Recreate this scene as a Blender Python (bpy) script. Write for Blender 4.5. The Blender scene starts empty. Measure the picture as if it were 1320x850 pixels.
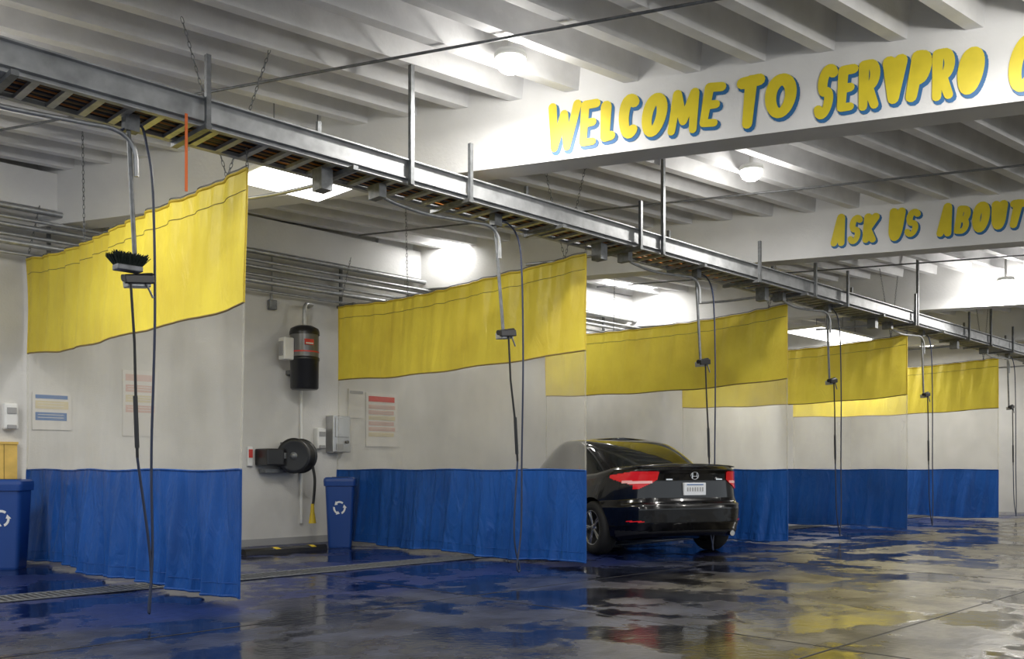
import bpy, math, random
import numpy as np
from mathutils import Vector, Matrix
random.seed(4)
sc=bpy.context.scene
try:
    sc.view_settings.view_transform='Standard'
    sc.view_settings.look='None'
except Exception: pass

# ------------------------------------------------------------ materials
def new_mat(name):
    m=bpy.data.materials.new(name); m.use_nodes=True
    nt=m.node_tree; b=nt.nodes['Principled BSDF']
    return m,nt,b
def simple(name,col,rough=.5,metal=0,noise=0.0,nscale=8,bump=0,bscale=30,coat=0,emit=0,spec=.5):
    m,nt,b=new_mat(name)
    b.inputs['Base Color'].default_value=(*col,1)
    b.inputs['Roughness'].default_value=rough
    b.inputs['Metallic'].default_value=metal
    b.inputs['Specular IOR Level'].default_value=spec
    if coat: b.inputs['Coat Weight'].default_value=coat; b.inputs['Coat Roughness'].default_value=.03
    if emit:
        b.inputs['Emission Color'].default_value=(*col,1); b.inputs['Emission Strength'].default_value=emit
    tc=nt.nodes.new('ShaderNodeTexCoord')
    if noise:
        n=nt.nodes.new('ShaderNodeTexNoise'); n.inputs['Scale'].default_value=nscale; n.inputs['Detail'].default_value=6
        nt.links.new(tc.outputs['Object'],n.inputs['Vector'])
        r=nt.nodes.new('ShaderNodeMapRange'); r.inputs['From Min'].default_value=.3; r.inputs['From Max'].default_value=.7
        r.inputs['To Min'].default_value=1-noise; r.inputs['To Max'].default_value=1+noise*.4
        nt.links.new(n.outputs['Fac'],r.inputs['Value'])
        mx=nt.nodes.new('ShaderNodeVectorMath'); mx.operation='SCALE'; mx.inputs[0].default_value=col
        nt.links.new(r.outputs[0],mx.inputs['Scale']); nt.links.new(mx.outputs[0],b.inputs['Base Color'])
    if bump:
        n2=nt.nodes.new('ShaderNodeTexNoise'); n2.inputs['Scale'].default_value=bscale; n2.inputs['Detail'].default_value=5
        nt.links.new(tc.outputs['Object'],n2.inputs['Vector'])
        bp=nt.nodes.new('ShaderNodeBump'); bp.inputs['Strength'].default_value=bump; bp.inputs['Distance'].default_value=.02
        nt.links.new(n2.outputs['Fac'],bp.inputs['Height']); nt.links.new(bp.outputs[0],b.inputs['Normal'])
    return m

M={}
M['wall']=simple('painted_wall',(.67,.66,.635),.6,noise=.14,nscale=1.3,bump=.15,bscale=40)
M['beam']=simple('painted_beam',(.80,.80,.80),.55,noise=.10,nscale=1.5,bump=.15,bscale=30)
M['joist']=simple('joist_paint',(.81,.81,.82),.6,noise=.15,nscale=3,bump=.1)
M['slab']=simple('slab_paint',(.75,.75,.76),.7,noise=.12,nscale=2)
M['galv']=simple('galvanised',(.44,.45,.46),.42,.6,noise=.25,nscale=14)
M['galvt']=simple('galvanised_channel',(.44,.45,.46),.5,.3,noise=.25,nscale=9)
M['galvd']=simple('galvanised_dull',(.22,.23,.24),.5,.5,noise=.3,nscale=20)
M['black']=simple('black_rubber',(.012,.012,.013),.45)
M['blackpl']=simple('black_plastic',(.02,.02,.022),.3)
M['hose']=simple('hose_blue_black',(.02,.03,.07),.35)
M['steel']=simple('stainless',(.5,.5,.5),.3,.8,noise=.1)
M['white']=simple('white_plastic',(.8,.8,.78),.35)
M['paper']=simple('poster_paper',(.70,.68,.65),.6)
M['red']=simple('red_print',(.65,.06,.05),.5)
M['pink']=simple('pink_print',(.66,.45,.40),.6)
M['peach']=simple('faded_yellow_print',(.68,.60,.40),.6)
M['bprint']=simple('blue_print',(.10,.20,.42),.5)
M['orange']=simple('orange_cable',(.45,.17,.03),.5)
M['grey']=simple('grey_print',(.35,.35,.35),.5)
M['ribbon']=simple('orange_ribbon',(.9,.18,.03),.6)
M['tan']=simple('wood_board',(.75,.50,.12),.6,noise=.2,nscale=6)
M['wire']=simple('tan_cable',(.25,.15,.06),.6)
M['bin']=simple('bin_blue',(.012,.055,.24),.35)
M['yel']=simple('yellow_paint',(.70,.50,.03),.5,noise=.2)
M['ltyel']=simple('letter_yellow',(.80,.65,.03),.5,noise=.12,nscale=5)
M['ltblu']=simple('letter_blue',(.03,.15,.36),.5)
M['bristle']=simple('brush_bristle',(.012,.022,.016),.8)
M['stripe']=simple('floor_line_paint',(.6,.6,.56),.3,noise=.35,nscale=9)
M['joint']=simple('floor_joint',(.012,.012,.014),.5)
M['seam']=simple('curtain_seam',(.25,.17,.05),.7)
M['canister']=simple('canister_grey',(.16,.16,.17),.3,.2)
M['bounce_apron']=simple('added_bounce_concrete',(.50,.50,.49),.8,noise=.15,nscale=.6)  # pale so the added outside ground bounces daylight upward

def emis(name,col,s):
    m=bpy.data.materials.new(name); m.use_nodes=True; nt=m.node_tree; nt.nodes.clear()
    o=nt.nodes.new('ShaderNodeOutputMaterial'); e=nt.nodes.new('ShaderNodeEmission')
    e.inputs['Color'].default_value=(*col,1); e.inputs['Strength'].default_value=s
    nt.links.new(e.outputs[0],o.inputs[0]); return m
M['lamp']=emis('lamp_glow',(1,.97,.88),40)
M['tube']=emis('tube_glow',(1,.98,.93),5)

def fabric(name,col,trans,bump=.25):
    m=bpy.data.materials.new(name); m.use_nodes=True; nt=m.node_tree; b=nt.nodes['Principled BSDF']; o=nt.nodes['Material Output']
    b.inputs['Roughness'].default_value=.42; b.inputs['Specular IOR Level'].default_value=.4
    tc=nt.nodes.new('ShaderNodeTexCoord')
    n=nt.nodes.new('ShaderNodeTexNoise'); n.inputs['Scale'].default_value=1.6; n.inputs['Detail'].default_value=7
    nt.links.new(tc.outputs['Object'],n.inputs['Vector'])
    r=nt.nodes.new('ShaderNodeValToRGB')
    r.color_ramp.elements[0].position=.3; r.color_ramp.elements[0].color=(col[0]*.84,col[1]*.80,col[2]*.8,1)
    r.color_ramp.elements[1].position=.65; r.color_ramp.elements[1].color=(*col,1)
    nt.links.new(n.outputs['Fac'],r.inputs[0]); nt.links.new(r.outputs[0],b.inputs['Base Color'])
    mp=nt.nodes.new('ShaderNodeMapping'); mp.inputs['Scale'].default_value=(3,3,1)
    nt.links.new(tc.outputs['Object'],mp.inputs[0])
    n2=nt.nodes.new('ShaderNodeTexNoise'); n2.inputs['Scale'].default_value=2.2; n2.inputs['Detail'].default_value=4; n2.inputs['Distortion'].default_value=1.2
    nt.links.new(mp.outputs[0],n2.inputs['Vector'])
    bp=nt.nodes.new('ShaderNodeBump'); bp.inputs['Strength'].default_value=bump; bp.inputs['Distance'].default_value=.06
    nt.links.new(n2.outputs['Fac'],bp.inputs['Height']); nt.links.new(bp.outputs[0],b.inputs['Normal'])
    t=nt.nodes.new('ShaderNodeBsdfTranslucent'); nt.links.new(r.outputs[0],t.inputs[0])
    mx=nt.nodes.new('ShaderNodeMixShader'); mx.inputs[0].default_value=trans
    nt.links.new(b.outputs[0],mx.inputs[1]); nt.links.new(t.outputs[0],mx.inputs[2]); nt.links.new(mx.outputs[0],o.inputs[0])
    return m
M['cy']=fabric('curtain_yellow',(.93,.77,.09),.35,.35)
M['cb']=fabric('curtain_blue',(.014,.100,.40),.12,.55)

def vinyl():
    m=bpy.data.materials.new('clear_vinyl'); m.use_nodes=True; nt=m.node_tree; b=nt.nodes['Principled BSDF']; o=nt.nodes['Material Output']
    b.inputs['Roughness'].default_value=.12
    tc=nt.nodes.new('ShaderNodeTexCoord')
    mp=nt.nodes.new('ShaderNodeMapping'); mp.inputs['Scale'].default_value=(1,1,.35)
    n=nt.nodes.new('ShaderNodeTexNoise'); n.inputs['Scale'].default_value=1.6; n.inputs['Detail'].default_value=7; n.inputs['Distortion'].default_value=.3
    nt.links.new(tc.outputs['Object'],mp.inputs[0]); nt.links.new(mp.outputs[0],n.inputs['Vector'])
    r=nt.nodes.new('ShaderNodeMapRange'); r.inputs['From Min'].default_value=.3; r.inputs['From Max'].default_value=.7
    r.inputs['To Min'].default_value=.10; r.inputs['To Max'].default_value=.28
    nt.links.new(n.outputs['Fac'],r.inputs['Value'])
    n3=nt.nodes.new('ShaderNodeTexNoise'); n3.inputs['Scale'].default_value=.9; n3.inputs['Detail'].default_value=5
    nt.links.new(tc.outputs['Object'],n3.inputs['Vector'])
    cr=nt.nodes.new('ShaderNodeValToRGB'); cr.color_ramp.elements[0].position=.35; cr.color_ramp.elements[0].color=(.74,.71,.63,1)
    cr.color_ramp.elements[1].position=.6; cr.color_ramp.elements[1].color=(.88,.87,.83,1)
    nt.links.new(n3.outputs['Fac'],cr.inputs[0]); nt.links.new(cr.outputs[0],b.inputs['Base Color'])
    mp2=nt.nodes.new('ShaderNodeMapping'); mp2.inputs['Scale'].default_value=(3,3,.5); nt.links.new(tc.outputs['Object'],mp2.inputs[0])
    n2=nt.nodes.new('ShaderNodeTexNoise'); n2.inputs['Scale'].default_value=1.2; n2.inputs['Detail'].default_value=2
    nt.links.new(mp2.outputs[0],n2.inputs['Vector'])
    bp=nt.nodes.new('ShaderNodeBump'); bp.inputs['Strength'].default_value=.18; bp.inputs['Distance'].default_value=.06
    nt.links.new(n2.outputs['Fac'],bp.inputs['Height']); nt.links.new(bp.outputs[0],b.inputs['Normal'])
    tl=nt.nodes.new('ShaderNodeBsdfTranslucent'); nt.links.new(cr.outputs[0],tl.inputs[0])
    m1=nt.nodes.new('ShaderNodeMixShader'); m1.inputs[0].default_value=.45
    nt.links.new(b.outputs[0],m1.inputs[1]); nt.links.new(tl.outputs[0],m1.inputs[2])
    tr=nt.nodes.new('ShaderNodeBsdfTransparent'); tr.inputs[0].default_value=(.96,.955,.93,1)
    m2=nt.nodes.new('ShaderNodeMixShader')
    nt.links.new(r.outputs[0],m2.inputs[0]); nt.links.new(tr.outputs[0],m2.inputs[1]); nt.links.new(m1.outputs[0],m2.inputs[2])
    nt.links.new(m2.outputs[0],o.inputs[0]); return m
M['cv']=vinyl()

def floor_mat():
    m,nt,b=new_mat('wet_concrete_floor'); L=nt.links.new
    tc=nt.nodes.new('ShaderNodeTexCoord')
    sep=nt.nodes.new('ShaderNodeSeparateXYZ'); L(tc.outputs['Object'],sep.inputs[0])
    def noise(s,d=6,dist=0):
        n=nt.nodes.new('ShaderNodeTexNoise'); n.inputs['Scale'].default_value=s; n.inputs['Detail'].default_value=d; n.inputs['Distortion'].default_value=dist
        L(tc.outputs['Object'],n.inputs['Vector']); return n.outputs['Fac']
    def ramp(v,a,b_,c0=0,c1=1):
        r=nt.nodes.new('ShaderNodeMapRange'); r.interpolation_type='SMOOTHSTEP'
        r.inputs['From Min'].default_value=a; r.inputs['From Max'].default_value=b_; r.inputs['To Min'].default_value=c0; r.inputs['To Max'].default_value=c1
        L(v,r.inputs['Value']); return r.outputs[0]
    def math_(op,a,c):
        n=nt.nodes.new('ShaderNodeMath'); n.operation=op
        for i,v in enumerate((a,c)):
            if isinstance(v,(int,float)): n.inputs[i].default_value=v
            else: L(v,n.inputs[i])
        return n.outputs[0]
    def mix(f,a,c):
        n=nt.nodes.new('ShaderNodeMix'); n.data_type='RGBA'
        L(f,n.inputs['Factor'])
        for k,v in ((6,a),(7,c)):
            if isinstance(v,tuple): n.inputs[k].default_value=(*v,1)
            else: L(v,n.inputs[k])
        return n.outputs[2]
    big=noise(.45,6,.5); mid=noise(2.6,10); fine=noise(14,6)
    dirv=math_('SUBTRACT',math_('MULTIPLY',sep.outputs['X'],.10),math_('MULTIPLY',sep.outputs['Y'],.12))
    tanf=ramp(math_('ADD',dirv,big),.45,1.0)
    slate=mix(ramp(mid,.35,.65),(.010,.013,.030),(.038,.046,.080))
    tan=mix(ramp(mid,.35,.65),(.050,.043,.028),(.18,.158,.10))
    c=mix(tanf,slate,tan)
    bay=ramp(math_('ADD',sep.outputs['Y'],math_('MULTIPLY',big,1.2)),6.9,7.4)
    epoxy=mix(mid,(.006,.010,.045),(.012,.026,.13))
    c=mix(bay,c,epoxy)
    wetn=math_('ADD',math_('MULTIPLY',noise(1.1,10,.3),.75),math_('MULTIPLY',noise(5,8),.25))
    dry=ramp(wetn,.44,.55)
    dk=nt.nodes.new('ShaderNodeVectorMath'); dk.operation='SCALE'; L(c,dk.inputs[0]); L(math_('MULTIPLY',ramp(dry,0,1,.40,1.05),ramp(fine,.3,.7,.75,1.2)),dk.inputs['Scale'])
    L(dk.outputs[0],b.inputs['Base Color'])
    L(math_('ADD',ramp(dry,0,1,.05,.30),math_('MULTIPLY',mid,.08)),b.inputs['Roughness'])
    b.inputs['Specular IOR Level'].default_value=.45
    bp=nt.nodes.new('ShaderNodeBump'); bp.inputs['Distance'].default_value=.02
    L(ramp(dry,0,1,.15,.6),bp.inputs['Strength'])
    h=math_('ADD',math_('MULTIPLY',noise(2.2,4),1.2),math_('MULTIPLY',noise(22,6),.35))
    L(h,bp.inputs['Height']); L(bp.outputs[0],b.inputs['Normal'])
    return m
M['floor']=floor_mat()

# ------------------------------------------------------------ builder
class B:
    def __init__(s): s.v=[]; s.f=[]; s.m=[]; s.sm=[]; s.mats=[]
    def mi(s,k):
        if k not in s.mats: s.mats.append(k)
        return s.mats.index(k)
    def add(s,vs,fs,mat,smooth=False,T=None):
        o=len(s.v)
        for p in vs:
            p=Vector(p)
            if T is not None: p=T@p
            s.v.append(tuple(p))
        k=s.mi(mat)
        for f in fs: s.f.append(tuple(i+o for i in f)); s.m.append(k); s.sm.append(smooth)
    def box(s,a,b,mat,T=None,bev=0):
        x0,y0,z0=a;x1,y1,z1=b
        if bev<=0:
            vs=[(x0,y0,z0),(x1,y0,z0),(x1,y1,z0),(x0,y1,z0),(x0,y0,z1),(x1,y0,z1),(x1,y1,z1),(x0,y1,z1)]
            s.add(vs,[(0,3,2,1),(4,5,6,7),(0,1,5,4),(1,2,6,5),(2,3,7,6),(3,0,4,7)],mat,False,T)
        else:
            import bmesh
            bm=bmesh.new(); bmesh.ops.create_cube(bm,size=1)
            for v in bm.verts:
                v.co=Vector(((x0+x1)/2+v.co.x*(x1-x0),(y0+y1)/2+v.co.y*(y1-y0),(z0+z1)/2+v.co.z*(z1-z0)))
            bmesh.ops.bevel(bm,geom=list(bm.edges),offset=bev,segments=3,affect='EDGES',profile=.5)
            bm.verts.index_update()
            s.add([v.co.copy() for v in bm.verts],[[v.index for v in f.verts] for f in bm.faces],mat,False,T); bm.free()
    def tube(s,pts,r,mat,seg=10,T=None,caps=True,closed=False):
        P=[Vector(p) for p in pts]; n=len(P)
        rr=r if isinstance(r,(list,tuple)) else [r]*n
        vs=[];fs=[]; up=None
        for i in range(n):
            if closed: d=(P[(i+1)%n]-P[i-1]).normalized()
            else: d=(P[min(i+1,n-1)]-P[max(i-1,0)]).normalized()
            if up is None:
                up=Vector((0,0,1)) if abs(d.z)<.9 else Vector((1,0,0))
            a=(up-d*up.dot(d))
            if a.length<1e-5: a=d.orthogonal()
            a.normalize(); up=a; c=d.cross(a)
            for j in range(seg):
                t=2*math.pi*j/seg; vs.append(P[i]+(a*math.cos(t)+c*math.sin(t))*rr[i])
        m=n if closed else n-1
        for i in range(m):
            for j in range(seg):
                i2=(i+1)%n
                fs.append((i*seg+j,i*seg+(j+1)%seg,i2*seg+(j+1)%seg,i2*seg+j))
        s.add(vs,fs,mat,True,T)
        if caps and not closed:
            s.add(vs[:seg],[tuple(range(seg))[::-1]],mat,False,T); s.add(vs[-seg:],[tuple(range(seg))],mat,False,T)
    def cyl(s,a,b,r,mat,seg=20,T=None): s.tube([a,b],r,mat,seg,T)
    def lathe(s,prof,mat,seg=28,T=None):
        vs=[];fs=[];n=len(prof)
        for r,z in prof:
            for j in range(seg):
                t=2*math.pi*j/seg; vs.append((r*math.cos(t),r*math.sin(t),z))
        for i in range(n-1):
            for j in range(seg): fs.append((i*seg+j,i*seg+(j+1)%seg,(i+1)*seg+(j+1)%seg,(i+1)*seg+j))
        s.add(vs,fs,mat,True,T)
    def poly(s,pts,mat,T=None): s.add(pts,[tuple(range(len(pts)))],mat,False,T)
    def obj(s,name,parent=None,autosmooth=True):
        me=bpy.data.meshes.new(name); me.from_pydata(s.v,[],s.f)
        for k in s.mats: me.materials.append(M[k] if isinstance(k,str) else k)
        me.polygons.foreach_set('material_index',s.m); me.polygons.foreach_set('use_smooth',s.sm); me.update()
        o=bpy.data.objects.new(name,me); sc.collection.objects.link(o)
        if parent: o.parent=parent
        return o
def spline(pts,n=12):
    P=[Vector(p) for p in pts]; out=[]
    Q=[P[0]*2-P[1]]+P+[P[-1]*2-P[-2]]
    for i in range(1,len(Q)-2):
        a,b,c,d=Q[i-1],Q[i],Q[i+1],Q[i+2]
        for k in range(n):
            t=k/n; out.append(.5*((2*b)+(c-a)*t+(2*a-5*b+4*c-d)*t*t+(3*b-a-3*c+d)*t**3))
    out.append(P[-1]); return out

# ------------------------------------------------------------ shell
WY=11.9; EX=25.7
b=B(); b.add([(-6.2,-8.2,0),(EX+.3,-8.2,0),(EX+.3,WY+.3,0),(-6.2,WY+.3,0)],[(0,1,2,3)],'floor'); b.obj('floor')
b=B(); b.add([(-60,-60,-.03),(60,-60,-.03),(60,-8.2,-.03),(-60,-8.2,-.03),(-6.2,-8.2,-.03),(-6.2,60,-.03),(-60,60,-.03)],[(0,1,2,3),(3,4,5,6)],'bounce_apron'); b.obj('added_bounce_ground')  # unseen bright ground added to bounce light onto the ceiling
b=B(); b.box((-6,WY,-.02),(EX+.3,WY+.3,5.2),'wall'); b.obj('wall_back')
b=B(); b.box((EX,-8,-.02),(EX+.3,WY,5.2),'wall'); b.obj('wall_right')
b=B(); b.box((-6,-8,5.0),(EX+.3,WY+.3,5.2),'slab'); b.obj('ceiling')
b=B()
b.box((-6,WY-.012,0),(EX,WY,.10),'grey'); b.obj('baseboard_back')
b=B(); b.box((-6,WY-.28,4.18),(EX,WY+.001,4.62),'beam'); b.obj('trim_1')

Bd=Vector((.402,-.916,0)).normalized(); Nf=Vector((-.916,-.402,0)).normalized()
def beam_origin(n): return Vector((6.09+5.58*n,6.74,0))
for n in range(-1,4):
    o=beam_origin(n); bk=-Nf*.32
    s0=(WY-o.y)/Bd.y; s1=(-8-o.y)/Bd.y
    if o.x+s1*Bd.x>EX-.4: s1=(EX-.4-o.x)/Bd.x
    a=o+Bd*(s0+.0); c=o+Bd*s1
    a2=a+bk; a2=a2+Bd*((WY-a2.y)/Bd.y); c2=c+bk
    vs=[]
    for z in (4.02,5.0):
        for p in (a,c,c2,a2): vs.append((p.x,p.y,z))
    b=B(); b.add(vs,[(0,3,2,1),(4,5,6,7),(0,1,5,4),(1,2,6,5),(2,3,7,6),(3,0,4,7)],'beam'); b.obj('ceiling_beam')
Jd=Vector((.9938,-.1115,0)); Jn=Vector((.1115,.9938,0))
b=B(); base=Vector((6.07,6.77,0))
for k in range(-22,34):
    p=base+Bd*(.566*k)
    t0=(-6-p.x)/Jd.x; t1=(EX-p.x)/Jd.x
    t0=max(t0,(p.y-(WY-.02))/.1115)
    y1=p.y+Jd.y*t1
    if y1<-8: t1=(p.y+8)/.1115
    if t1<=t0: continue
    a=p+Jd*t0; c=p+Jd*t1; h0=Jn*.055; h1=Jn*.08
    vs=[a-h0+Vector((0,0,4.65)),c-h0+Vector((0,0,4.65)),c+h0+Vector((0,0,4.65)),a+h0+Vector((0,0,4.65)),
        a-h1+Vector((0,0,5.0)),c-h1+Vector((0,0,5.0)),c+h1+Vector((0,0,5.0)),a+h1+Vector((0,0,5.0))]
    b.add(vs,[(0,3,2,1),(0,1,5,4),(1,2,6,5),(2,3,7,6),(3,0,4,7)],'joist')
b.obj('ceiling_joists')

# trench drain
b=B(); b.box((-6,8.30,.0),(EX-.01,8.72,.006),'black')
x=-6
while x<EX-.1: b.box((x,8.33,.004),(x+.02,8.69,.012),'galvd'); x+=.06
for y in (8.30,8.69): b.box((-6,y,.0),(EX-.01,y+.03,.013),'galvd')
b.obj('trench_drain_grate')
b=B(); b.poly([(5.25,1.45,.003),(9.5,.2,.003),(9.5,.33,.003),(5.25,1.58,.003)],'stripe'); b.obj('floor_painted_line')
b=B()
for yy in (5.9,2.6): b.box((-6,yy,.0),(EX-.01,yy+.014,.002),'joint')
for xx in (0.8,5.4,10.0,14.6,19.2,23.8): b.box((xx,-8,.0),(xx+.012,8.3,.002),'joint')
b.obj('floor_expansion_joint')

# ------------------------------------------------------------ cable tray
b=B(); X0,X1=-3,EX-.02
b.box((X0,6.40,3.66),(X1,6.415,3.82),'galvt'); b.box((X0,6.36,3.81),(X1,6.46,3.822),'galvt'); b.box((X0,6.385,3.655),(X1,6.46,3.665),'galvt')
for y in (6.43,6.86):
    b.box((X0,y,3.625),(X1,y+.012,3.73),'galvt'); b.box((X0,y-.02,3.62),(X1,y+.03,3.628),'galvt')
x=X0
while x<X1: b.box((x,6.44,3.622),(x+.05,6.86,3.65),'galv'); x+=.21
for i,(y,k,r) in enumerate([(6.49,'orange',.014),(6.53,'black',.014),(6.57,'wire',.015),(6.61,'black',.015),(6.645,'orange',.012),(6.69,'black',.018),(6.73,'wire',.014),(6.765,'black',.015),(6.80,'orange',.012),(6.83,'black',.012)]):
    pts=[(X0+j*.8,y+random.uniform(-.012,.012),3.652+r) for j in range(int((X1-X0)/.8)+1)]
    b.tube(pts,r,k,6)
x=-2.37
while x<EX-.5:
    b.box((x-.02,6.38-.04,3.6),(x+.02,6.38,4.98),'galvd'); x+=3.74
x=-2.0; i=0
while x<EX-.5:
    y=(6.345,6.885)[i%2]; b.box((x-.018,y-.018,3.58),(x+.018,y+.018,4.13),'galvd'); 
    b.box((x-.025,6.33,3.585),(x+.025,6.90,3.62),'galvd'); x+=1.3; i+=1
b.box((3.03,6.352,3.10),(3.05,6.358,3.66),'ribbon')
b.obj('cable_tray')

# wall pipes
b=B()
for y,z,r in [(11.56,4.12,.035),(11.50,3.98,.022),(11.62,3.92,.03),(11.66,3.82,.022),(11.60,3.72,.035),(11.72,3.62,.018)]:
    b.tube([(-6,y,z),(EX-.02,y,z)],r,'galv',10)
x=-4.5
while x<EX: 
    b.box((x,11.46,3.56),(x+.04,11.9,3.60),'galvd'); b.box((x,11.80,3.56),(x+.04,11.84,4.17),'galvd'); x+=2.1
b.obj('wall_pipe_rack')
b=B()
for n in (0,1,2):
    o=Vector((4.02+5.58*n,8.25,4.62)); b.tube([o-Bd*3.5,o+Bd*12.5],.013,'galvd',8)
    o=Vector((1.2+5.58*n,8.25,4.60)); b.tube([o-Bd*3.0,o+Bd*12.5],.010,'galvd',8)
b.obj('ceiling_conduit')

# ------------------------------------------------------------ lights
def downlight(x,y,z,pd,pp):
    b=B(); T=Matrix.Translation((x,y,z))
    b.lathe([(.001,.09),(.13,.09),(.14,.07),(.14,.03),(.12,.03)],'white',32,T)
    b.lathe([(.001,-.085),(.06,-.078),(.10,-.05),(.125,.0),(.125,.035)],'lamp',32,T)
    b.cyl((x,y,z+.085),(x,y,4.99),.02,'white')
    o=b.obj('ceiling_or_fill_lamp')
    L=bpy.data.lights.new('lamp_light','AREA'); L.shape='DISK'; L.size=.24; L.energy=pd; L.color=(1,.97,.92)
    lo=bpy.data.objects.new('lamp_light',L); lo.location=(x,y,z-.095); sc.collection.objects.link(lo); lo.parent=o
    L=bpy.data.lights.new('added_ceiling_fill','POINT'); L.shadow_soft_size=.06; L.energy=pp; L.color=(1,.97,.92)  # added fill below the lens, brightens the ceiling around each lamp
    lo=bpy.data.objects.new('added_ceiling_fill',L); lo.location=(x,y,z-.17); sc.collection.objects.link(lo); lo.parent=o
    return o
for x,y,z,pd,pp in [(5.55,5.57,4.56,55,22),(9.62,5.66,4.56,55,22),(17.42,5.28,4.34,80,50),(1.2,2.0,4.50,45,40),(1.4,8.6,4.50,30,35),(-2.2,5.0,4.5,40,45),(6.9,1.6,4.5,50,35),(5.6,-1.0,4.56,60,40),(11.0,0.5,4.56,60,40),(15,-3,4.56,60,50)]:  # after the seen lamps come off-screen ones added to brighten the ceiling
    downlight(x,y,z,pd,pp)
def fixture(x,y,z,power,ang=0,hl=.75,hw=.16):
    b=B(); T=Matrix.Translation((x,y,z))@Matrix.Rotation(ang,4,'Z')
    b.box((-hl,-hw,.0),(hl,hw,.06),'white',T,bev=.015)
    if hw<.2:
        for yy in np.linspace(-hw*.65,hw*.65,3): b.tube([(-hl+.05,yy,-.022),(hl-.05,yy,-.022)],.04,'tube',10,T)
        for xx in (-hl+.02,hl-.05): b.box((xx,-hw*.8,-.05),(xx+.03,hw*.8,.0),'white',T)
    else:
        b.box((-hl+.02,-hw+.02,-.03),(hl-.02,hw-.02,.0),'tube',T,bev=.008)
    for xx in (-.5*hl,.5*hl): b.cyl((xx,0,.06),(xx,0,4.99-z),.006,'galvd',8,T)
    o=b.obj('fluorescent_or_fill_fixture')
    L=bpy.data.lights.new('fixture_light','AREA'); L.shape='RECTANGLE'; L.size=hl*1.9; L.size_y=hw*1.9; L.energy=power; L.color=(1,.98,.94)
    lo=bpy.data.objects.new('fixture_light',L); lo.location=(x,y,z-.09); lo.rotation_euler=(0,0,ang); sc.collection.objects.link(lo); lo.parent=o
fixture(5.0,8.05,3.97,65,0,.5,.36); fixture(.6,8.9,4.0,60,0,.6,.42); fixture(20.3,9.9,4.2,130,0,1.3,.45); fixture(23.6,9.2,4.3,90)
fixture(10.1,11.0,4.78,60,0); fixture(14.4,11.0,4.78,60,0); fixture(22.5,4.5,4.3,100)  # middle-bay fixtures are added out of sight to light those bays

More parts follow.
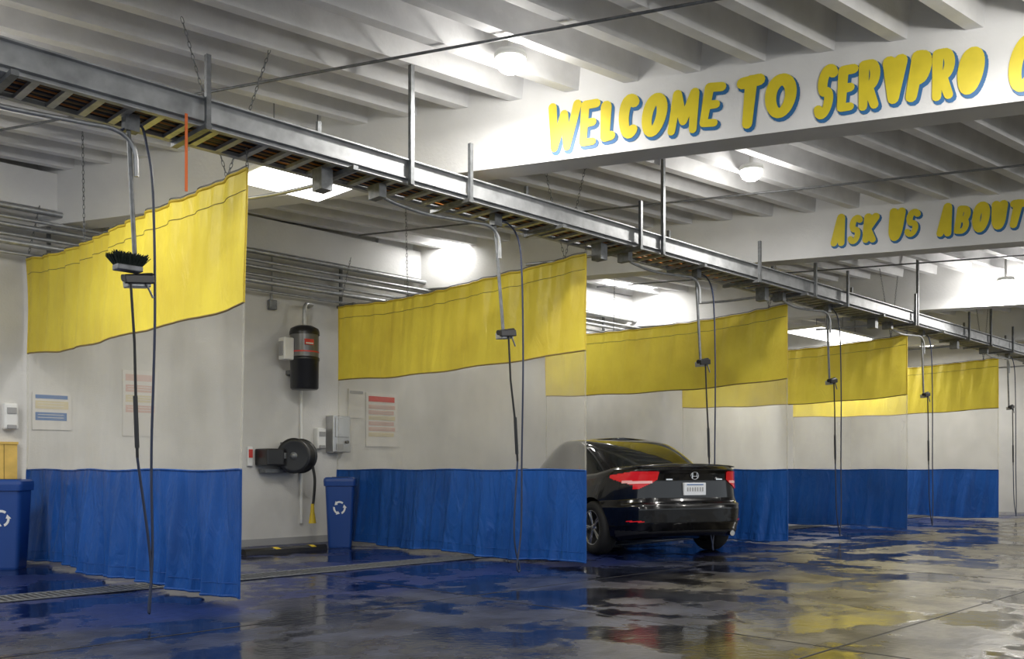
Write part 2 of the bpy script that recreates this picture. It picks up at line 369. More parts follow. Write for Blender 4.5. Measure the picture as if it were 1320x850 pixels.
# ------------------------------------------------------------ curtains
ZB,ZC,ZY,ZT=.05,1.09,2.42,3.48
def chain(b,a,c):
    a=Vector(a);c=Vector(c);d=c-a;n=max(2,int(d.length/.045)); dn=d.normalized(); s1=dn.orthogonal().normalized(); s2=dn.cross(s1)
    for i in range(n):
        m=a+d*((i+.5)/n); s=s1 if i%2 else s2
        b.tube([m+dn*.03*math.cos(t)+s*.011*math.sin(t) for t in [2*math.pi*k/8 for k in range(8)]],.0032,'galvd',4,closed=True)
def curtain(X,yo,yi,seed,lean=0,raise_in=0):
    b=B(); rnd=random.Random(seed); ph=[rnd.uniform(0,6.28) for _ in range(12)]
    nu=300; rows=[]
    for k in range(31): rows.append((0,k/30))
    for k in range(1,31): rows.append((1,k/30))
    for k in range(1,27): rows.append((2,k/26))
    def pos(u,sect,t):
        y=yo+u*(yi-yo)
        top=ZT+raise_in*u-.08*4*u*(1-u)+.008*abs(math.sin(u*math.pi*14))
        zy=ZY-.06*4*u*(1-u)+raise_in*.5*u+.008*math.sin(5*y+ph[8]); 
        bot=ZB+.018*math.sin(3*y+ph[0])
        zc=ZC+.007*math.sin(4*y+ph[9])
        z=[bot+(zc-bot)*t, zc+(zy-zc)*t, zy+(top-zy)*t][sect]
        hh=(z-ZB)/(ZT-ZB)
        env=min(1,min(u,1-u)*6)
        g=.08*math.sin(1.3*y+ph[1]+.9*hh)*env*(1-.35*hh)
        low=max(0,1-z/1.35)
        fold=(.038*low+.005)*math.sin(9.5*y+ph[2]+1.6*math.sin(z*1.7+ph[3])+1.2*math.sin(y*2.3))
        fold+=(.024*low+.001)*math.sin(21*y+ph[4]+2.6*z+1.5*math.sin(1.9*y+ph[5]))
        fold+=.010*low*math.sin(43*y+ph[10]+6*z+1.5*math.sin(3.9*y))
        up=max(0,(z-2.1)/1.4)
        fold+=.018*up*math.sin(13*y+ph[6]+1.0*math.sin(3*z+y))+.010*up*math.sin(27*y+ph[7]+4*z)
        fold*=min(1,.3+u*8)
        y2=y+lean*(1-hh)*(1-u)
        return (X+g+fold,y2,z)
    cols=nu+1; vs=[pos(i/nu,s_,t) for (s_,t) in rows for i in range(cols)]
    for sect,mat in ((0,'cb'),(1,'cv'),(2,'cy')):
        r0={0:0,1:30,2:60}[sect]; r1={0:30,1:60,2:86}[sect]
        sub=vs[r0*cols:(r1+1)*cols]; fs=[]
        for r in range(r1-r0):
            for i in range(nu): fs.append((r*cols+i,r*cols+i+1,(r+1)*cols+i+1,(r+1)*cols+i))
        b.add(sub,fs,mat,True)
    rowpts=lambda r:[vs[r*cols+i] for i in range(0,cols,2)]
    b.tube(rowpts(0),.012,'cb',6); b.tube(rowpts(3),.004,'cb',5); b.tube(rowpts(30),.009,'cb',6); b.tube(rowpts(60),.009,'seam',6); b.tube(rowpts(86),.014,'cy',6); b.tube(rowpts(82),.004,'seam',5)
    for c_ in (0,nu):
        for s0,s1,mt in ((0,30,'cb'),(30,60,'cv'),(60,86,'cy')):
            b.tube([vs[r*cols+c_] for r in range(s0,s1+1,2)],.010,mt,6)
    b.tube([(p[0],p[1],p[2]+.025) for p in rowpts(86)],.006,'galvd',5)
    co=Vector(vs[86*cols]); ci=Vector(vs[86*cols+nu])
    cs=Vector(vs[86*cols+int(nu*.31/(yi-yo))])
    chain(b,cs,(X-.38,6.98,4.66)); chain(b,cs,(X+.40,6.98,4.66))
    chain(b,co,(X,6.65,3.64))
    chain(b,ci+Vector((0,-.03,0)),(X+.05,ci.y-.25,4.18)); 
    m=Vector(vs[86*cols+nu*2//3]); chain(b,m,(X,m.y,4.66))
    b.obj('wash_bay_curtain')
CX=[3.68,7.80,12.30,16.60,21.45]
curtain(CX[0],6.65,11.80,1,lean=.12,raise_in=.10)
curtain(CX[1],6.65,11.42,2)
curtain(CX[2],6.65,11.42,3)
curtain(CX[3],6.65,11.42,5)
curtain(CX[4],6.65,11.42,8)

# ------------------------------------------------------------ spray booms / wands
def wand(X,brush=False,tilt=.0,seed=0,flip=1):
    b=B(); Y=6.62; hz=2.44
    b.tube(spline([(X-1.45,Y+.03,3.56),(X-1.30,Y,3.50),(X-.9,Y,3.47),(X-.35,Y,3.50),(X-.12,Y-.02,3.50),(X,Y-.03,3.40),(X+.02,Y-.03,3.2)],8),.017,'galv',8)
    b.box((X-1.49,Y-.06,3.50),(X-1.41,Y+.1,3.62),'galvd')
    b.tube(spline([(X+1.6,Y,3.50),(X+1.45,Y+.45,3.48),(X+1.30,Y+.85,3.48)],6),.017,'galv',8)
    b.box((X+1.55,Y-.07,3.44),(X+1.66,Y+.07,3.62),'galvd'); 
    b.tube([(X-.03,Y,3.62),(X+.02+tilt,Y-.02,hz)],.017,'galvd',8)
    b.box((X-.06,Y-.04,3.52),(X+.04,Y+.04,3.64),'galvd')
    hx=X+.02+tilt
    T=Matrix.Translation((hx,Y-.03,hz))@Matrix.Rotation(-.12,4,'Y')@Matrix.Scale(.85,4)
    b.box((-.10,-.06,-.045),(.10,.05,.03),'galv',T,bev=.01)
    b.box((-.13,-.09,-.02),(.12,-.05,.055),'blackpl',T,bev=.01)
    b.cyl((-.13,-.03,.03),(.13,-.03,.05),.03,'blackpl',12,T)
    b.tube([(.05,-.07,-.02),(.09,-.08,-.14)],.01,'galvd',6,T)
    wx=hx-(.07 if brush else 0)
    b.tube([(wx,Y-.09,hz+.02),(wx+.03,Y-.09,hz-.45),(wx+.04+tilt,Y-.09,1.55),(wx+.05+tilt*1.3,Y-.09,1.18)],[.010,.010,.011,.011],'black',8)
    b.tube([(wx+.035+tilt,Y-.09,1.62),(wx+.048+tilt*1.2,Y-.09,1.25)],.017,'blackpl',8)
    if brush:
        c=Vector((hx-.10,Y-.12,hz+.095)); rb=random.Random(3)
        b.box((c.x-.09,c.y-.05,c.z-.045),(c.x+.09,c.y+.05,c.z-.005),'galvd',None,bev=.008)
        for k in range(900):
            p=c+Vector((rb.uniform(-.085,.085),rb.uniform(-.045,.045),-.005))
            q=p+Vector(((p.x-c.x)*.45+rb.uniform(-.015,.015),(p.y-c.y)*.8+rb.uniform(-.015,.015),rb.uniform(.05,.085)))
            b.tube([p,q],[.004,.003],'bristle',4,caps=False)
    hxx=X+.30*flip
    b.tube(spline([(X-.10,Y,3.5),(X+.10*flip,Y-.02,3.58),(hxx-.04,Y-.04,3.45),(hxx,Y-.06,3.1),(hxx+.01,Y-.07,2.2),(hxx-.02,Y-.08,1.2),(hxx-.05*flip,Y-.1,.5),
        (hxx-.13*flip,Y-.12,.13),(hx+.13*flip,Y-.12,.10),(hx+.07,Y-.10,.45),(wx+.05+tilt*1.3,Y-.09,1.18)],10),.0095,'hose',8)
    b.obj('spray_wand')
wand(2.76,True,0,1,.42); wand(6.40,False,.06,2,1); wand(9.94,False,.03,3,1); wand(13.5,False,0,4,1); wand(17.2,False,0,5,1); wand(21.97,False,0,6,1)

# ------------------------------------------------------------ wall equipment
def vacuum(X):
    b=B(); Y=WY-.32; T=Matrix.Translation((X,Y,-.02))
    b.lathe([(.001,2.27),(.18,2.27),(.2,2.29),(.205,2.68),(.215,2.69),(.215,2.73),(.205,2.74)],'blackpl',32,T)
    b.lathe([(.203,2.74),(.203,3.06)],'canister',32,T)
    b.lathe([(.215,3.06),(.215,3.10),(.20,3.15),(.12,3.19),(.001,3.20)],'blackpl',32,T)
    b.lathe([(.207,2.80),(.207,2.82)],'red',32,T)
    b.box((-.12,-.212,2.90),(.02,-.19,2.98),'red',T); b.box((-.11,-.216,2.91),(.01,-.19,2.93),'white',T)
    b.box((-.36,-.05,2.68),(-.2,.12,3.0),'white',T,bev=.02)
    b.box((-.38,-.02,2.74),(-.36,.08,2.94),'grey',T)
    b.box((-.12,.12,2.5),(.12,.315,2.56),'galvd',T); b.box((-.12,.12,2.98),(.12,.315,3.04),'galvd',T)
    b.tube(spline([(X,Y,3.16),(X,Y,3.40),(X+.05,Y+.02,3.5),(X+.2,Y+.12,3.52)],6),.03,'galv',10)
    b.tube([(X+.2,Y+.12,3.52),(X+.26,WY-.02,3.52)],.03,'galv',10)
    b.tube([(X+.12,WY-.04,2.3),(X+.12,WY-.04,.3)],.022,'white',10)
    b.obj('vacuum_canister')
vacuum(7.33)
def reel(X,drop=True):
    b=B(); c=Vector((X,WY-.30,1.29))
    T=Matrix.Translation(c)@Matrix.Rotation(math.radians(40),4,'Z')@Matrix.Rotation(math.pi/2,4,'Y')
    for z in (-.15,.15):
        b.lathe([(.001,z-.008),(.2,z-.008),(.245,z-.015),(.255,z),(.245,z+.015),(.2,z+.008),(.001,z+.008)],'blackpl',36,T)
    b.lathe([(.001,-.2),(.04,-.2),(.05,-.16),(.06,-.155)],'galvd',20,T)
    b.lathe([(.001,.2),(.04,.2),(.05,.16),(.06,.155)],'galvd',20,T)
    for i,z in enumerate(np.linspace(-.12,.12,8)):
        b.tube([(.21*math.cos(t),.21*math.sin(t),z) for t in [6.283*k/28 for k in range(28)]],.018,'black',8,T,closed=True)
    b.box((-.52,-.06,-.14),(-.24,.28,.10),'blackpl',Matrix.Translation(c),bev=.02)
    b.box((-.24,-.02,-.04),(-.1,.06,.04),'galvd',Matrix.Translation(c))
    b.box((-.45,.1,-.24),(.1,.28,-.19),'galvd',Matrix.Translation(c)); b.box((-.1,.25,-.24),(.1,.29,.2),'galvd',Matrix.Translation(c))
    if drop:
        p=c+Vector((.16,-.16,-.15))
        b.tube(spline([p,p+Vector((.02,-.02,-.2)),p+Vector((.0,-.02,-.48)),p+Vector((-.02,-.02,-.58))],8),.02,'black',10)
        q=p+Vector((-.02,-.02,-.54)); b.tube([q,q+Vector((0,0,-.12)),q+Vector((0,0,-.28))],[.022,.03,.055],'yel',12)
    b.obj('hose_reel')
reel(7.22)
def junction(X,Z,up,name='junction_box'):
    b=B(); b.box((X-.06,WY-.08,Z-.07),(X+.06,WY-.001,Z+.07),'galvd',None,bev=.01); b.cyl((X,WY-.03,Z+.06),(X,WY-.03,up),.012,'galv',10); b.obj(name)
junction(6.97,3.47,4.17); junction(4.6,3.95,4.17)
def dispenser(X,Z):
    b=B(); T=Matrix.Translation((X,WY-.001,Z))
    b.box((-.08,-.12,-.16),(.08,0,.16),'white',T,bev=.03); b.box((-.05,-.135,.03),(.05,-.115,.1),'grey',T); b.box((-.05,-.14,-.15),(.05,-.1,-.10),'grey',T,bev=.01)
    b.obj('soap_dispenser')
dispenser(3.50,1.72); dispenser(7.76,1.56)
b=B(); T=Matrix.Translation((8.06,WY-.001,1.63)); b.box((-.16,-.2,-.28),(.16,0,.28),'steel',T,bev=.015); b.box((-.12,-.215,-.05),(.12,-.2,.24),'steel',T,bev=.006); b.cyl((.08,-.24,-.12),(.08,-.2,-.12),.025,'blackpl',12,T); b.box((-.1,-.21,-.24),(.02,-.2,-.15),'grey',T); b.obj('control_box')
def poster(X,Z,w,h,cols,title='red',name='poster'):
    b=B(); T=Matrix.Translation((X,WY-.001,Z))
    b.box((-w/2,-.015,-h/2),(w/2,0,h/2),'paper',T)
    b.box((-w*.42,-.019,h*.34),(w*.40,-.014,h*.44),title,T)
    z=h*.28
    for i,c in enumerate(cols):
        hh=h*.62/len(cols); b.box((-w*.42,-.018,z-hh*.7),(w*.42*(.9 if i%2 else 1),-.014,z),c,T)
        for k in range(2): b.box((-w*.36,-.021,z-hh*(.22+.25*k)),(w*.3,-.017,z-hh*(.17+.25*k)),'paper',T)
        z-=hh
    b.obj(name)
poster(8.95,1.88,.62,.85,['pink','pink','peach','pink','pink','peach'],'red')
poster(8.46,2.12,.30,.45,['paper','paper','paper'],'grey')
poster(5.06,1.95,.45,.85,['pink','peach','pink','paper'],'pink')
poster(3.98,1.8,.45,.45,['peach','bprint'],'bprint')
b=B(); T=Matrix.Translation((6.62,WY-.001,1.28)); b.box((-.04,-.05,-.14),(.04,0,.14),'white',T,bev=.012); b.box((-.03,-.056,-.02),(.03,-.048,.1),'red',T); b.obj('wall_placard')
b=B(); T=Matrix.Translation((3.50,WY-.055,1.22)); b.box((-.45,-.03,-.3),(.07,.05,.19),'tan',T)
for k in range(4): b.box((-.45+.125*k,-.035,-.3),(-.445+.125*k,-.025,.19),'seam',T)
b.box((-.48,-.04,.17),(.08,.05,.2),'tan',T); b.obj('wooden_rack')

def recycle_bin(X,Y,ang):
    b=B(); T=Matrix.Translation((X,Y,0))@Matrix.Rotation(ang,4,'Z')@Matrix.Diagonal((.92,.92,1,1))
    def ring(hx,hy,z,r=.05,n=5):
        o=[]
        for cx,cy,a0 in ((1,1,0),(-1,1,90),(-1,-1,180),(1,-1,270)):
            for k in range(n):
                a=math.radians(a0+90*k/(n-1)); o.append((cx*(hx-r)+r*math.cos(a),cy*(hy-r)+r*math.sin(a),z))
        return o
    spec=[(.17,.15,.0),(.175,.155,.02),(.215,.19,.86),(.235,.21,.865),(.24,.215,.93),(.235,.21,.965),(.21,.19,.985)]
    rings=[]
    for hx,hy,z in spec:
        r=.05; o=[]
        for cx,cy,a0 in ((1,1,0),(-1,1,90),(-1,-1,180),(1,-1,270)):
            for k in range(5):
                a=math.radians(a0+90*k/4); o.append((cx*(hx-r)+r*math.cos(a),cy*(hy-r)+r*math.sin(a),z))
        rings.append(o)
    n=len(rings[0]); vs=sum(rings,[]); fs=[]
    for i in range(len(rings)-1):
        for j in range(n): fs.append((i*n+j,i*n+(j+1)%n,(i+1)*n+(j+1)%n,(i+1)*n+j))
    fs.append(tuple(range(n))[::-1]); fs.append(tuple((len(rings)-1)*n+j for j in range(n)))
    b.add(vs,fs,'bin',False,T)
    b.box((-.12,-.10,.975),(.12,.10,.99),'black',T)
    def fy(z): return -(.155+(.19-.155)*(z-.02)/.84)-.004
    cz=.56; R=.09
    for k in range(3):
        a=math.radians(90+120*k); 
        def pt(ang_,r): 
            xx=r*math.cos(ang_); zz=cz+r*math.sin(ang_); return (xx,fy(zz),zz)
        a0=a-math.radians(38); a1=a+math.radians(30)
        for i in range(5):
            t0=a0+(a1-a0)*i/5; t1=a0+(a1-a0)*(i+1)/5
            b.poly([pt(t0,R*.75),pt(t0,R*1.05),pt(t1,R*1.05),pt(t1,R*.75)],'white',T)
        b.poly([pt(a1,R*.55),pt(a1,R*1.25),pt(a1+math.radians(34),R*.9)],'white',T)
    b.obj('recycling_bin')
recycle_bin(3.28,11.18,math.radians(-38)); recycle_bin(7.50,10.93,math.radians(-38))

def wheel_stop(x0,x1,Y):
    b=B(); L=x1-x0; n=9
    prof=[(-.075,0),(-.065,.05),(-.035,.075),(.035,.075),(.065,.05),(.075,0)]
    for i in range(n):
        a=x0+L*i/n; c=x0+L*(i+1)/n
        vs=[(a,Y+p,z) for p,z in prof]+[(c,Y+p,z) for p,z in prof]
        b.add(vs,[(j,j+1,j+7,j+6) for j in range(5)]+[(0,1,2,3,4,5),(11,10,9,8,7,6)],'black')
        if i in (3,7): b.add([(a+.03,Y-.066,.053),(c-.03,Y-.066,.053),(c-.06,Y-.034,.0775),(a,Y-.034,.0775),(c-.06,Y+.03,.0775),(a,Y+.03,.0775)],[(0,1,2,3),(3,2,4,5)],'yel')
    b.obj('wheel_stop')
wheel_stop(5.90,7.12,10.75); wheel_stop(9.2,10.5,11.6); wheel_stop(13.7,15.0,10.75); wheel_stop(18.2,19.5,10.75)

# ------------------------------------------------------------ lettering (fat hand-painted strokes)
W={'W':1.5,'M':1.4,'O':1.15,'E':.92,'L':.82,'C':1.02,'T':1.0,'S':.95,'R':1.02,'V':1.08,'P':.98,'K':1.05,'A':1.1,'U':1.0,'B':1.0,'F':.9}
def arc(cx,cy,rx,ry,a0,a1,n=14): return [(cx+rx*math.cos(math.radians(a0+(a1-a0)*i/n)),cy+ry*math.sin(math.radians(a0+(a1-a0)*i/n))) for i in range(n+1)]
GL={'W':[[(0,1),(.2,0),(.5,.8),(.78,0),(1,1)]],'M':[[(0,0),(.14,1),(.5,.25),(.84,1),(1,0)]],
'O':[arc(.5,.5,.5,.5,0,360,24)],'E':[[(1,1),(0.05,1),(0,0),(.95,0)],[(0,.5),(.8,.52)]],'L':[[(.05,1),(0,0),(1,.02)]],
'C':[arc(.55,.5,.55,.5,55,310,20)],'T':[[(0,.97),(1,1)],[(.52,1),(.48,0)]],
'S':[arc(.5,.74,.45,.26,40,250,14)+arc(.5,.26,.48,.26,75,-150,14)],
'R':[[(0,0),(0.02,1)],[(0.02,1)]+arc(.5,.74,.42,.26,90,-90,12)+[(.02,.46)],[(.4,.46),(1,0)]],
'V':[[(0,1),(.48,0),(1,1)]],'P':[[(0,0),(0.02,1)],[(0.02,1)]+arc(.5,.72,.45,.28,90,-90,12)+[(.02,.42)]],
'K':[[(0,0),(0,1)],[(.95,1),(.05,.48),(1,0)]],'A':[[(0,0),(.5,1),(1,0)],[(.22,.32),(.8,.32)]],
'U':[[(0,1)]+arc(.5,.4,.48,.4,180,360,14)+[(1,1)]],
'B':[[(0,0),(0,1)],[(0,1)]+arc(.45,.76,.38,.24,90,-90,10)+[(0,.52)],[(.0,.52)]+arc(.5,.26,.46,.26,90,-90,10)+[(0,0)]],
'F':[[(.03,0),(0,1),(1,1)],[(0,.52),(.8,.52)]]}
def lettering(words,n,name,zc,hgt,seed):
    b=B(); rnd=random.Random(seed); o=beam_origin(n)
    for word,s0,s1 in words:
        tot=sum(W[c] for c in word); s=s0
        for i,ch in enumerate(word):
            w=(s1-s0)*W[ch]/tot; cs=s+w/2; s+=w
            rot=rnd.uniform(-.09,.09)-.03; h=hgt*(rnd.uniform(.92,1.04) if i else 1.14); zz=zc+rnd.uniform(-.015,.015)
            th=.096 if ch not in 'EBRSMW' else .076
            hh=h-th; ww=w*1.0-th*1.2
            for mat,ds,dz,off,ex in (('ltblu',.017,-.022,.004,.010),('ltyel',0,0,.008,0)):
                cnt=0
                def place(X_,Y_,o2=0):
                    xr=X_*math.cos(rot)-Y_*math.sin(rot); yr=X_*math.sin(rot)+Y_*math.cos(rot)
                    p=o+Bd*(cs+xr+ds)+Nf*(off+o2); return (p.x,p.y,zz+yr+dz)
                for st in GL[ch]:
                    pts=[((x-.5)*ww*(1+.14*(y-.5))+.10*(y-.5)*hh,(y-.5)*hh) for x,y in st]
                    for (x0,y0),(x1,y1) in zip(pts[:-1],pts[1:]):
                        L_=math.hypot(x1-x0,y1-y0)
                        if L_<1e-6: continue
                        nx,ny=-(y1-y0)/L_,(x1-x0)/L_; r0=th/2*(1+.18*y0/hh)+ex; r1=th/2*(1+.18*y1/hh)+ex
                        cnt+=1; e=cnt*.00003
                        b.add([place(x0+nx*r0,y0+ny*r0,e),place(x0-nx*r0,y0-ny*r0,e),place(x1-nx*r1,y1-ny*r1,e),place(x1+nx*r1,y1+ny*r1,e)],[(0,1,2,3)],mat)
                    for x0,y0 in pts:
                        cnt+=1; r0=(th/2*(1+.18*y0/hh)+ex); e=cnt*.00003
                        b.add([place(x0+r0*math.cos(t),y0+r0*math.sin(t),e) for t in [6.283*k/10 for k in range(10)]],[tuple(range(10))],mat)
    b.obj(name)
lettering([('WELCOME',.85,2.50),('TO',2.60,3.13),('SERVPRO',3.27,4.57),('OF',4.73,5.20)],0,'painted_lettering',4.32,.41,5)
lettering([('ASK',.957,1.568),('US',1.68,2.08),('ABOUT',2.28,3.30),('OUR',3.45,4.1)],1,'painted_lettering',4.37,.39,9)

# ------------------------------------------------------------ car
M['paint']=simple('car_paint_black',(.003,.003,.004),.20,0,coat=.8,spec=.3)
M['glass']=simple('car_glass_dark',(.01,.012,.013),.03,0,coat=.5)
M['tail']=simple('tail_lamp_red',(.50,.012,.015),.12,0,coat=.6,emit=.35,spec=.3)
M['tailw']=simple('tail_lamp_clear',(.8,.40,.38),.1,0,coat=1,emit=.2)
M['rim']=simple('alloy_rim',(.45,.45,.46),.25,.9)
M['tyre']=simple('tyre_rubber',(.018,.018,.018),.75)
M['chrome']=simple('chrome',(.8,.8,.8),.08,1)
M['plate']=simple('plate_white',(.80,.82,.86),.4)
car=bpy.data.objects.new('car',None); sc.collection.objects.link(car)
hd=math.radians(68)
car.matrix_world=Matrix.Translation((9.66,6.42,0))@Matrix.Rotation(hd,4,'Z')
LEN=4.6; HW=1.0
def sp(c,e): return math.copysign(abs(c)**e,c)
def zt(x): return float(np.interp(x,[0,.5,1,2,3.2,3.6,4.2,4.6],[1.13,1.12,1.05,.98,.98,.95,.84,.72]))
def zbm(x): return float(np.interp(x,[0,.4,4.1,4.5],[.27,.20,.19,.24]))
KV=[0,.06,.2,.40,.46,.50,.55,.8,.90,.96,1]
KW=[.88,.965,.99,1.0,1.0,.995,.98,.955,.935,.915,.88]
KR=[.17,.07,.015,0,.015,.065,.08,.095,.075,.05,.10]
KF=[.15,.05,0,0,.03,.07,.1,.22,.30,.36,.45]
NT=400; NS=80
def bodypt(th,v):
    n=2/5.0
    x=LEN/2+LEN/2*sp(math.cos(th),n*1.0); y=HW*sp(math.sin(th),n)
    w=np.interp(v,KV,KW); y*=w
    wr=max(0,1-x/1.0)**.6 if x<1 else 0; wf=max(0,(x-3.3)/1.2)**1.0 if x>3.3 else 0
    x2=x+np.interp(v,KV,KR)*wr-np.interp(v,KV,KF)*wf + .10*(abs(y)/HW)**2.2*max(0,1-x/.8) - .22*(abs(y)/HW)**2*max(0,(x-3.4)/1.1)
    y*=1-.015*max(0,1-x/.9)
    y*=1+.015*(math.exp(-((x-.95)/.35)**2)+math.exp(-((x-3.6)/.35)**2))*math.exp(-((v-.5)/.25)**2)
    z=zbm(x)+(zt(x)-zbm(x))*v
    return (x2,y,z)
vs=[];fs=[];
ths=[2*math.pi*(i+.5)/NT for i in range(NT)]
for k in range(NS+1):
    for th in ths: vs.append(bodypt(th,k/NS))
top=[vs[NS*NT+i] for i in range(NT)]; botm=[vs[i] for i in range(NT)]
layers=NS+1
for s_ in (.97,.93,.85,.7,.5,.3,.12,0):
    for i in range(NT):
        x,y,z=top[i]; rise=.012*(1-s_**2)**.5+ .035*(1-s_*s_); fr=min(1,max(0,x-.1)/.25)*min(1,max(0,4.2-x)/.4)
        vs.append((x,y*s_,z+rise*(.25+.75*fr)))
    layers+=1
for k in range(layers-1):
    for i in range(NT): fs.append((k*NT+i,k*NT+(i+1)%NT,(k+1)*NT+(i+1)%NT,(k+1)*NT+i))
o0=len(vs)
for s_ in (.5,0):
    for i in range(NT): x,y,z=botm[i]; vs.append((x,y*s_,z))
for i in range(NT):
    fs.append((i,o0+i,o0+(i+1)%NT,(i+1)%NT)); fs.append((o0+i,o0+NT+i,o0+NT+(i+1)%NT,o0+(i+1)%NT))
import bmesh
bb=B(); bb.add(vs,fs,'paint',True); body=bb.obj('body',car)
bm=bmesh.new(); bm.from_mesh(body.data); bmesh.ops.remove_doubles(bm,verts=bm.verts,dist=.0008); bmesh.ops.recalc_face_normals(bm,faces=bm.faces)
bm.to_mesh(body.data); bm.free()
WR=.345
cut=B()
for wx in (.98,3.65):
    for sy in (-1,1): cut.cyl((wx,sy*.66,WR),(wx,sy*1.2,WR),.395,'paint',48)
co=cut.obj('cutter',car)
md=body.modifiers.new('wells','BOOLEAN'); md.operation='DIFFERENCE'; md.object=co; md.solver='EXACT'
bpy.context.view_layer.update(); dg=bpy.context.evaluated_depsgraph_get()
me2=bpy.data.meshes.new_from_object(body.evaluated_get(dg)); body.modifiers.clear(); body.data=me2
bpy.data.objects.remove(co,do_unlink=True)
try:
    for p in body.data.polygons: p.use_smooth=True
    body.data.set_sharp_from_angle(angle=math.radians(40))
except Exception as e: print(e)
vs=[];fs=[];NG=240;NSg=40
def ghpt(th,t):
    g=1-(1-t)**1.8
    xr=.46+1.40*t; xf=3.70-1.20*t
    cxx=(xr+xf)/2; a=(xf-xr)/2; w=.84-.15*g-.09*t**4
    n=2/3.2
    x=cxx+a*sp(math.cos(th),n); y=w*sp(math.sin(th),n)
    z=.99+(1.51-.99)*g
    return (x,y,z)
for k in range(NSg+1):
    for i in range(NG): vs.append(ghpt(2*math.pi*(i+.5)/NG,k/NSg))
lay=NSg+1
for s_ in (.9,.75,.5,.25,0):
    for i in range(NG): x,y,z=vs[NSg*NG+i]; vs.append((x,y*s_,z+.035*(1-s_*s_)))
    lay+=1
G=B()
for k in range(lay-1):
    for i in range(NG):
        f=(k*NG+i,k*NG+(i+1)%NG,(k+1)*NG+(i+1)%NG,(k+1)*NG+i)
        c=sum((Vector(vs[j]) for j in f),Vector())/4
        n_=(Vector(vs[f[1]])-Vector(vs[f[0]])).cross(Vector(vs[f[3]])-Vector(vs[f[0]]))
        if n_.length>0: n_.normalize()
        mat='paint'
        if k<NSg:
            t=k/NSg; frac=(c.z-.99)/.50
            if c.x<1.8 and abs(c.y)<.64-.10*t and .10<t<.78: mat='glass'
            elif c.x>2.4 and abs(c.y)<.62-.08*t and .05<t<.86: mat='glass'
            elif abs(n_.y)>.55 and .12<frac<.90:
                lo=.95+.9*frac*.7; hi=3.35-1.0*frac*.8
                if lo<c.x<hi and not (1.88<c.x<1.96): mat='glass'
        fs.append((f,mat))
for mt in ('paint','glass'):
    G.add(vs,[f for f,m_ in fs if m_==mt],mt,True)
gh=G.obj('cabin',car)
bm=bmesh.new(); bm.from_mesh(gh.data); bmesh.ops.remove_doubles(bm,verts=bm.verts,dist=.0005); bm.to_mesh(gh.data); bm.free()
BP=[[Vector(bodypt(th,k/NS)) for th in ths] for k in range(NS+1)]
def conform(cond,off,mat,name):
    c_=B(); fs_=[]; V=[]
    for k in range(NS+1):
        for i in range(NT):
            a=BP[k][(i+1)%NT]-BP[k][i-1]; e=BP[min(k+1,NS)][i]-BP[max(k-1,0)][i]
            n_=a.cross(e)
            if n_.length>0: n_.normalize()
            V.append(BP[k][i]+n_*off)
    for k in range(NS):
        for i in range(NT):
            f=(k*NT+i,k*NT+(i+1)%NT,(k+1)*NT+(i+1)%NT,(k+1)*NT+i)
            c=sum((V[j] for j in f),Vector())/4
            if cond(c): fs_.append(f)
    used=sorted({i for f in fs_ for i in f}); mp={u:i for i,u in enumerate(used)}
    c_.add([V[u] for u in used],[tuple(mp[i] for i in f) for f in fs_],mat,True)
    return c_.obj(name,car)
for nm,sg in (('tail_lamp_left',1),('tail_lamp_right',-1)):
    def cond(c,sg=sg):
        y=c.y*sg
        if y<.50 or c.x>.62: return False
        if c.x>.28: return .90+.25*(c.x-.28)<c.z<1.07-.15*(c.x-.28)
        lo=.85+.12*max(0,(.72-y))/.22; 
        return lo<c.z<1.07
    conform(cond,.010,'tail',nm)
    def cond2(c,sg=sg):
        y=c.y*sg; return .56<y and c.x<.42 and .92<c.z<.955
    conform(cond2,.014,'tailw',nm+'_clear_strip')
    conform(lambda c,sg=sg: c.x<.4 and .68<c.y*sg<.84 and .45<c.z<.465,.006,'tail','rear_reflector_%s'%nm[10:])
conform(lambda c: c.x<.5 and c.z<.34 ,.004,'blackpl','bumper_lower_trim')
conform(lambda c: c.x<.4 and .655<c.z<.668,.003,'black','bumper_seam')
d=B(); x_=.085
d.box((x_-.025,-.16,.775),(x_+.03,.16,.93),'plate',None,bev=.006)
for k,yy in enumerate(np.linspace(-.11,.11,7)): d.box((x_-.028,yy-.009,.825),(x_-.02,yy+.009,.875),'grey')
d.box((x_-.028,-.12,.902),(x_-.02,.12,.915),'bprint')
d.obj('licence_plate',car)
d=B(); x_=.07
def lbar(y0,z0,y1,z1,r=.007): d.tube([(x_,y0,z0),(x_,y1,z1)],r,'chrome',8)
lbar(-.035,.985,-.03,1.05); lbar(.035,.985,.03,1.05); lbar(-.032,1.01,.032,1.01)
d.tube([(x_,.055*math.cos(t),1.018+.045*math.sin(t)) for t in [6.283*k/24 for k in range(24)]],.005,'chrome',6,closed=True)
d.box((.075,.32,.965),(.10,.41,.98),'chrome'); d.box((.075,-.41,.965),(.10,-.32,.98),'chrome')
d.obj('rear_emblem',car)
d=B(); d.tube([(.09,-.58,.29),(.35,-.58,.30)],.035,'chrome',16); d.obj('exhaust_tip',car)
d=B(); pts=[(.17+.12*(abs(y)/.75)**2,y,1.150-.02*(abs(y)/.75)**2) for y in np.linspace(-.76,.76,25)]
d.tube(pts,[.006+.012*math.sin(math.pi*i/24)**.4 if 0<i<24 else .004 for i in range(25)],'paint',8); d.obj('spoiler_lip',car)
d=B()
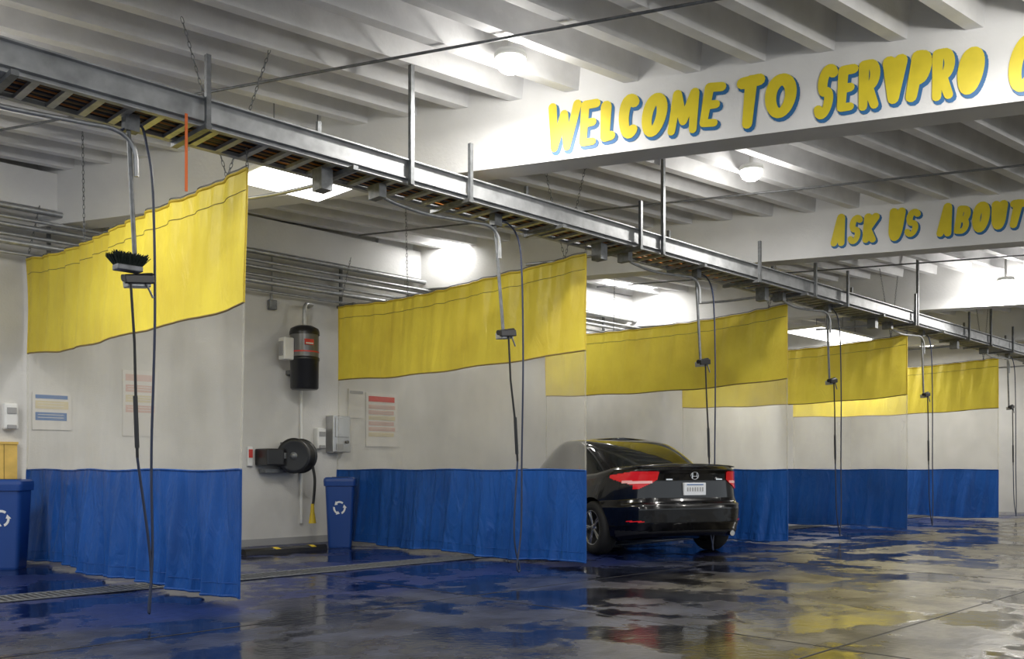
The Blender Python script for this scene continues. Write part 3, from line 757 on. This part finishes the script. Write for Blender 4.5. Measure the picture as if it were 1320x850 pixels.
for sg in (1,-1):
    T=Matrix.Translation((3.02,sg*1.0,1.03)); d.lathe([(.001,-.10),(.06,-.09),(.085,-.03),(.085,.04),(.05,.09),(.001,.10)],'paint',16,T@Matrix.Rotation(math.pi/2,4,'X'))
    d.box((2.98,sg*.80 if sg>0 else sg*.95,.96),(3.06,sg*.95 if sg>0 else sg*.80,1.01),'paint')
d.obj('side_mirror',car)
d=B()
for sg in (1,-1): d.tube([(1.95,sg*.95,.84),(1.98,sg*.985,.845),(2.12,sg*.985,.85),(2.15,sg*.95,.85)],.012,'paint',8)
d.obj('door_handle',car)
for nm,sg in (('headlamp_left',1),('headlamp_right',-1)):
    conform(lambda c,sg=sg: c.x>3.85 and c.y*sg>.45 and .60<c.z<.74,.008,'chrome',nm)
for i,(wx,sy) in enumerate([(.98,1),(.98,-1),(3.65,1),(3.65,-1)]):
    d=B(); T=Matrix.Translation((wx,sy*.86,WR))@Matrix.Rotation(-sy*math.pi/2,4,'X')@Matrix.Scale(WR/.33,4)
    d.lathe([(.215,-.10),(.26,-.105),(.31,-.10),(.328,-.07),(.33,0),(.328,.07),(.31,.10),(.26,.105),(.215,.10),(.21,.08),(.20,-.02),(.001,-.03)],'tyre',40,T)
    d.lathe([(.218,.095),(.222,.10),(.205,.10),(.198,.07),(.19,.0)],'rim',40,T)
    d.lathe([(.001,.085),(.03,.085),(.05,.075),(.055,.05)],'rim',20,T)
    for k in range(5):
        a=2*math.pi*k/5
        for da in (-.10,.10):
            d.tube([(.04*math.cos(a),.04*math.sin(a),.07),(.205*math.cos(a+da),.205*math.sin(a+da),.085)],[.018,.013],'rim',8,T)
    d.obj('wheel_%d'%(i+1),car)

# ------------------------------------------------------------ world + camera
w=bpy.data.worlds.new('World'); sc.world=w; w.use_nodes=True
bg=w.node_tree.nodes['Background']; bg.inputs[0].default_value=(.87,.94,1.0,1); bg.inputs[1].default_value=1.0
cam=bpy.data.cameras.new('Camera'); cam.sensor_width=36; cam.lens=36*1190/1320; cam.shift_y=180/1320
cob=bpy.data.objects.new('Camera',cam); sc.collection.objects.link(cob)
cob.location=(0,0,1.1); cob.rotation_euler=(math.pi/2,0,math.radians(-45))
cam.clip_start=.05; cam.clip_end=200
sc.camera=cob
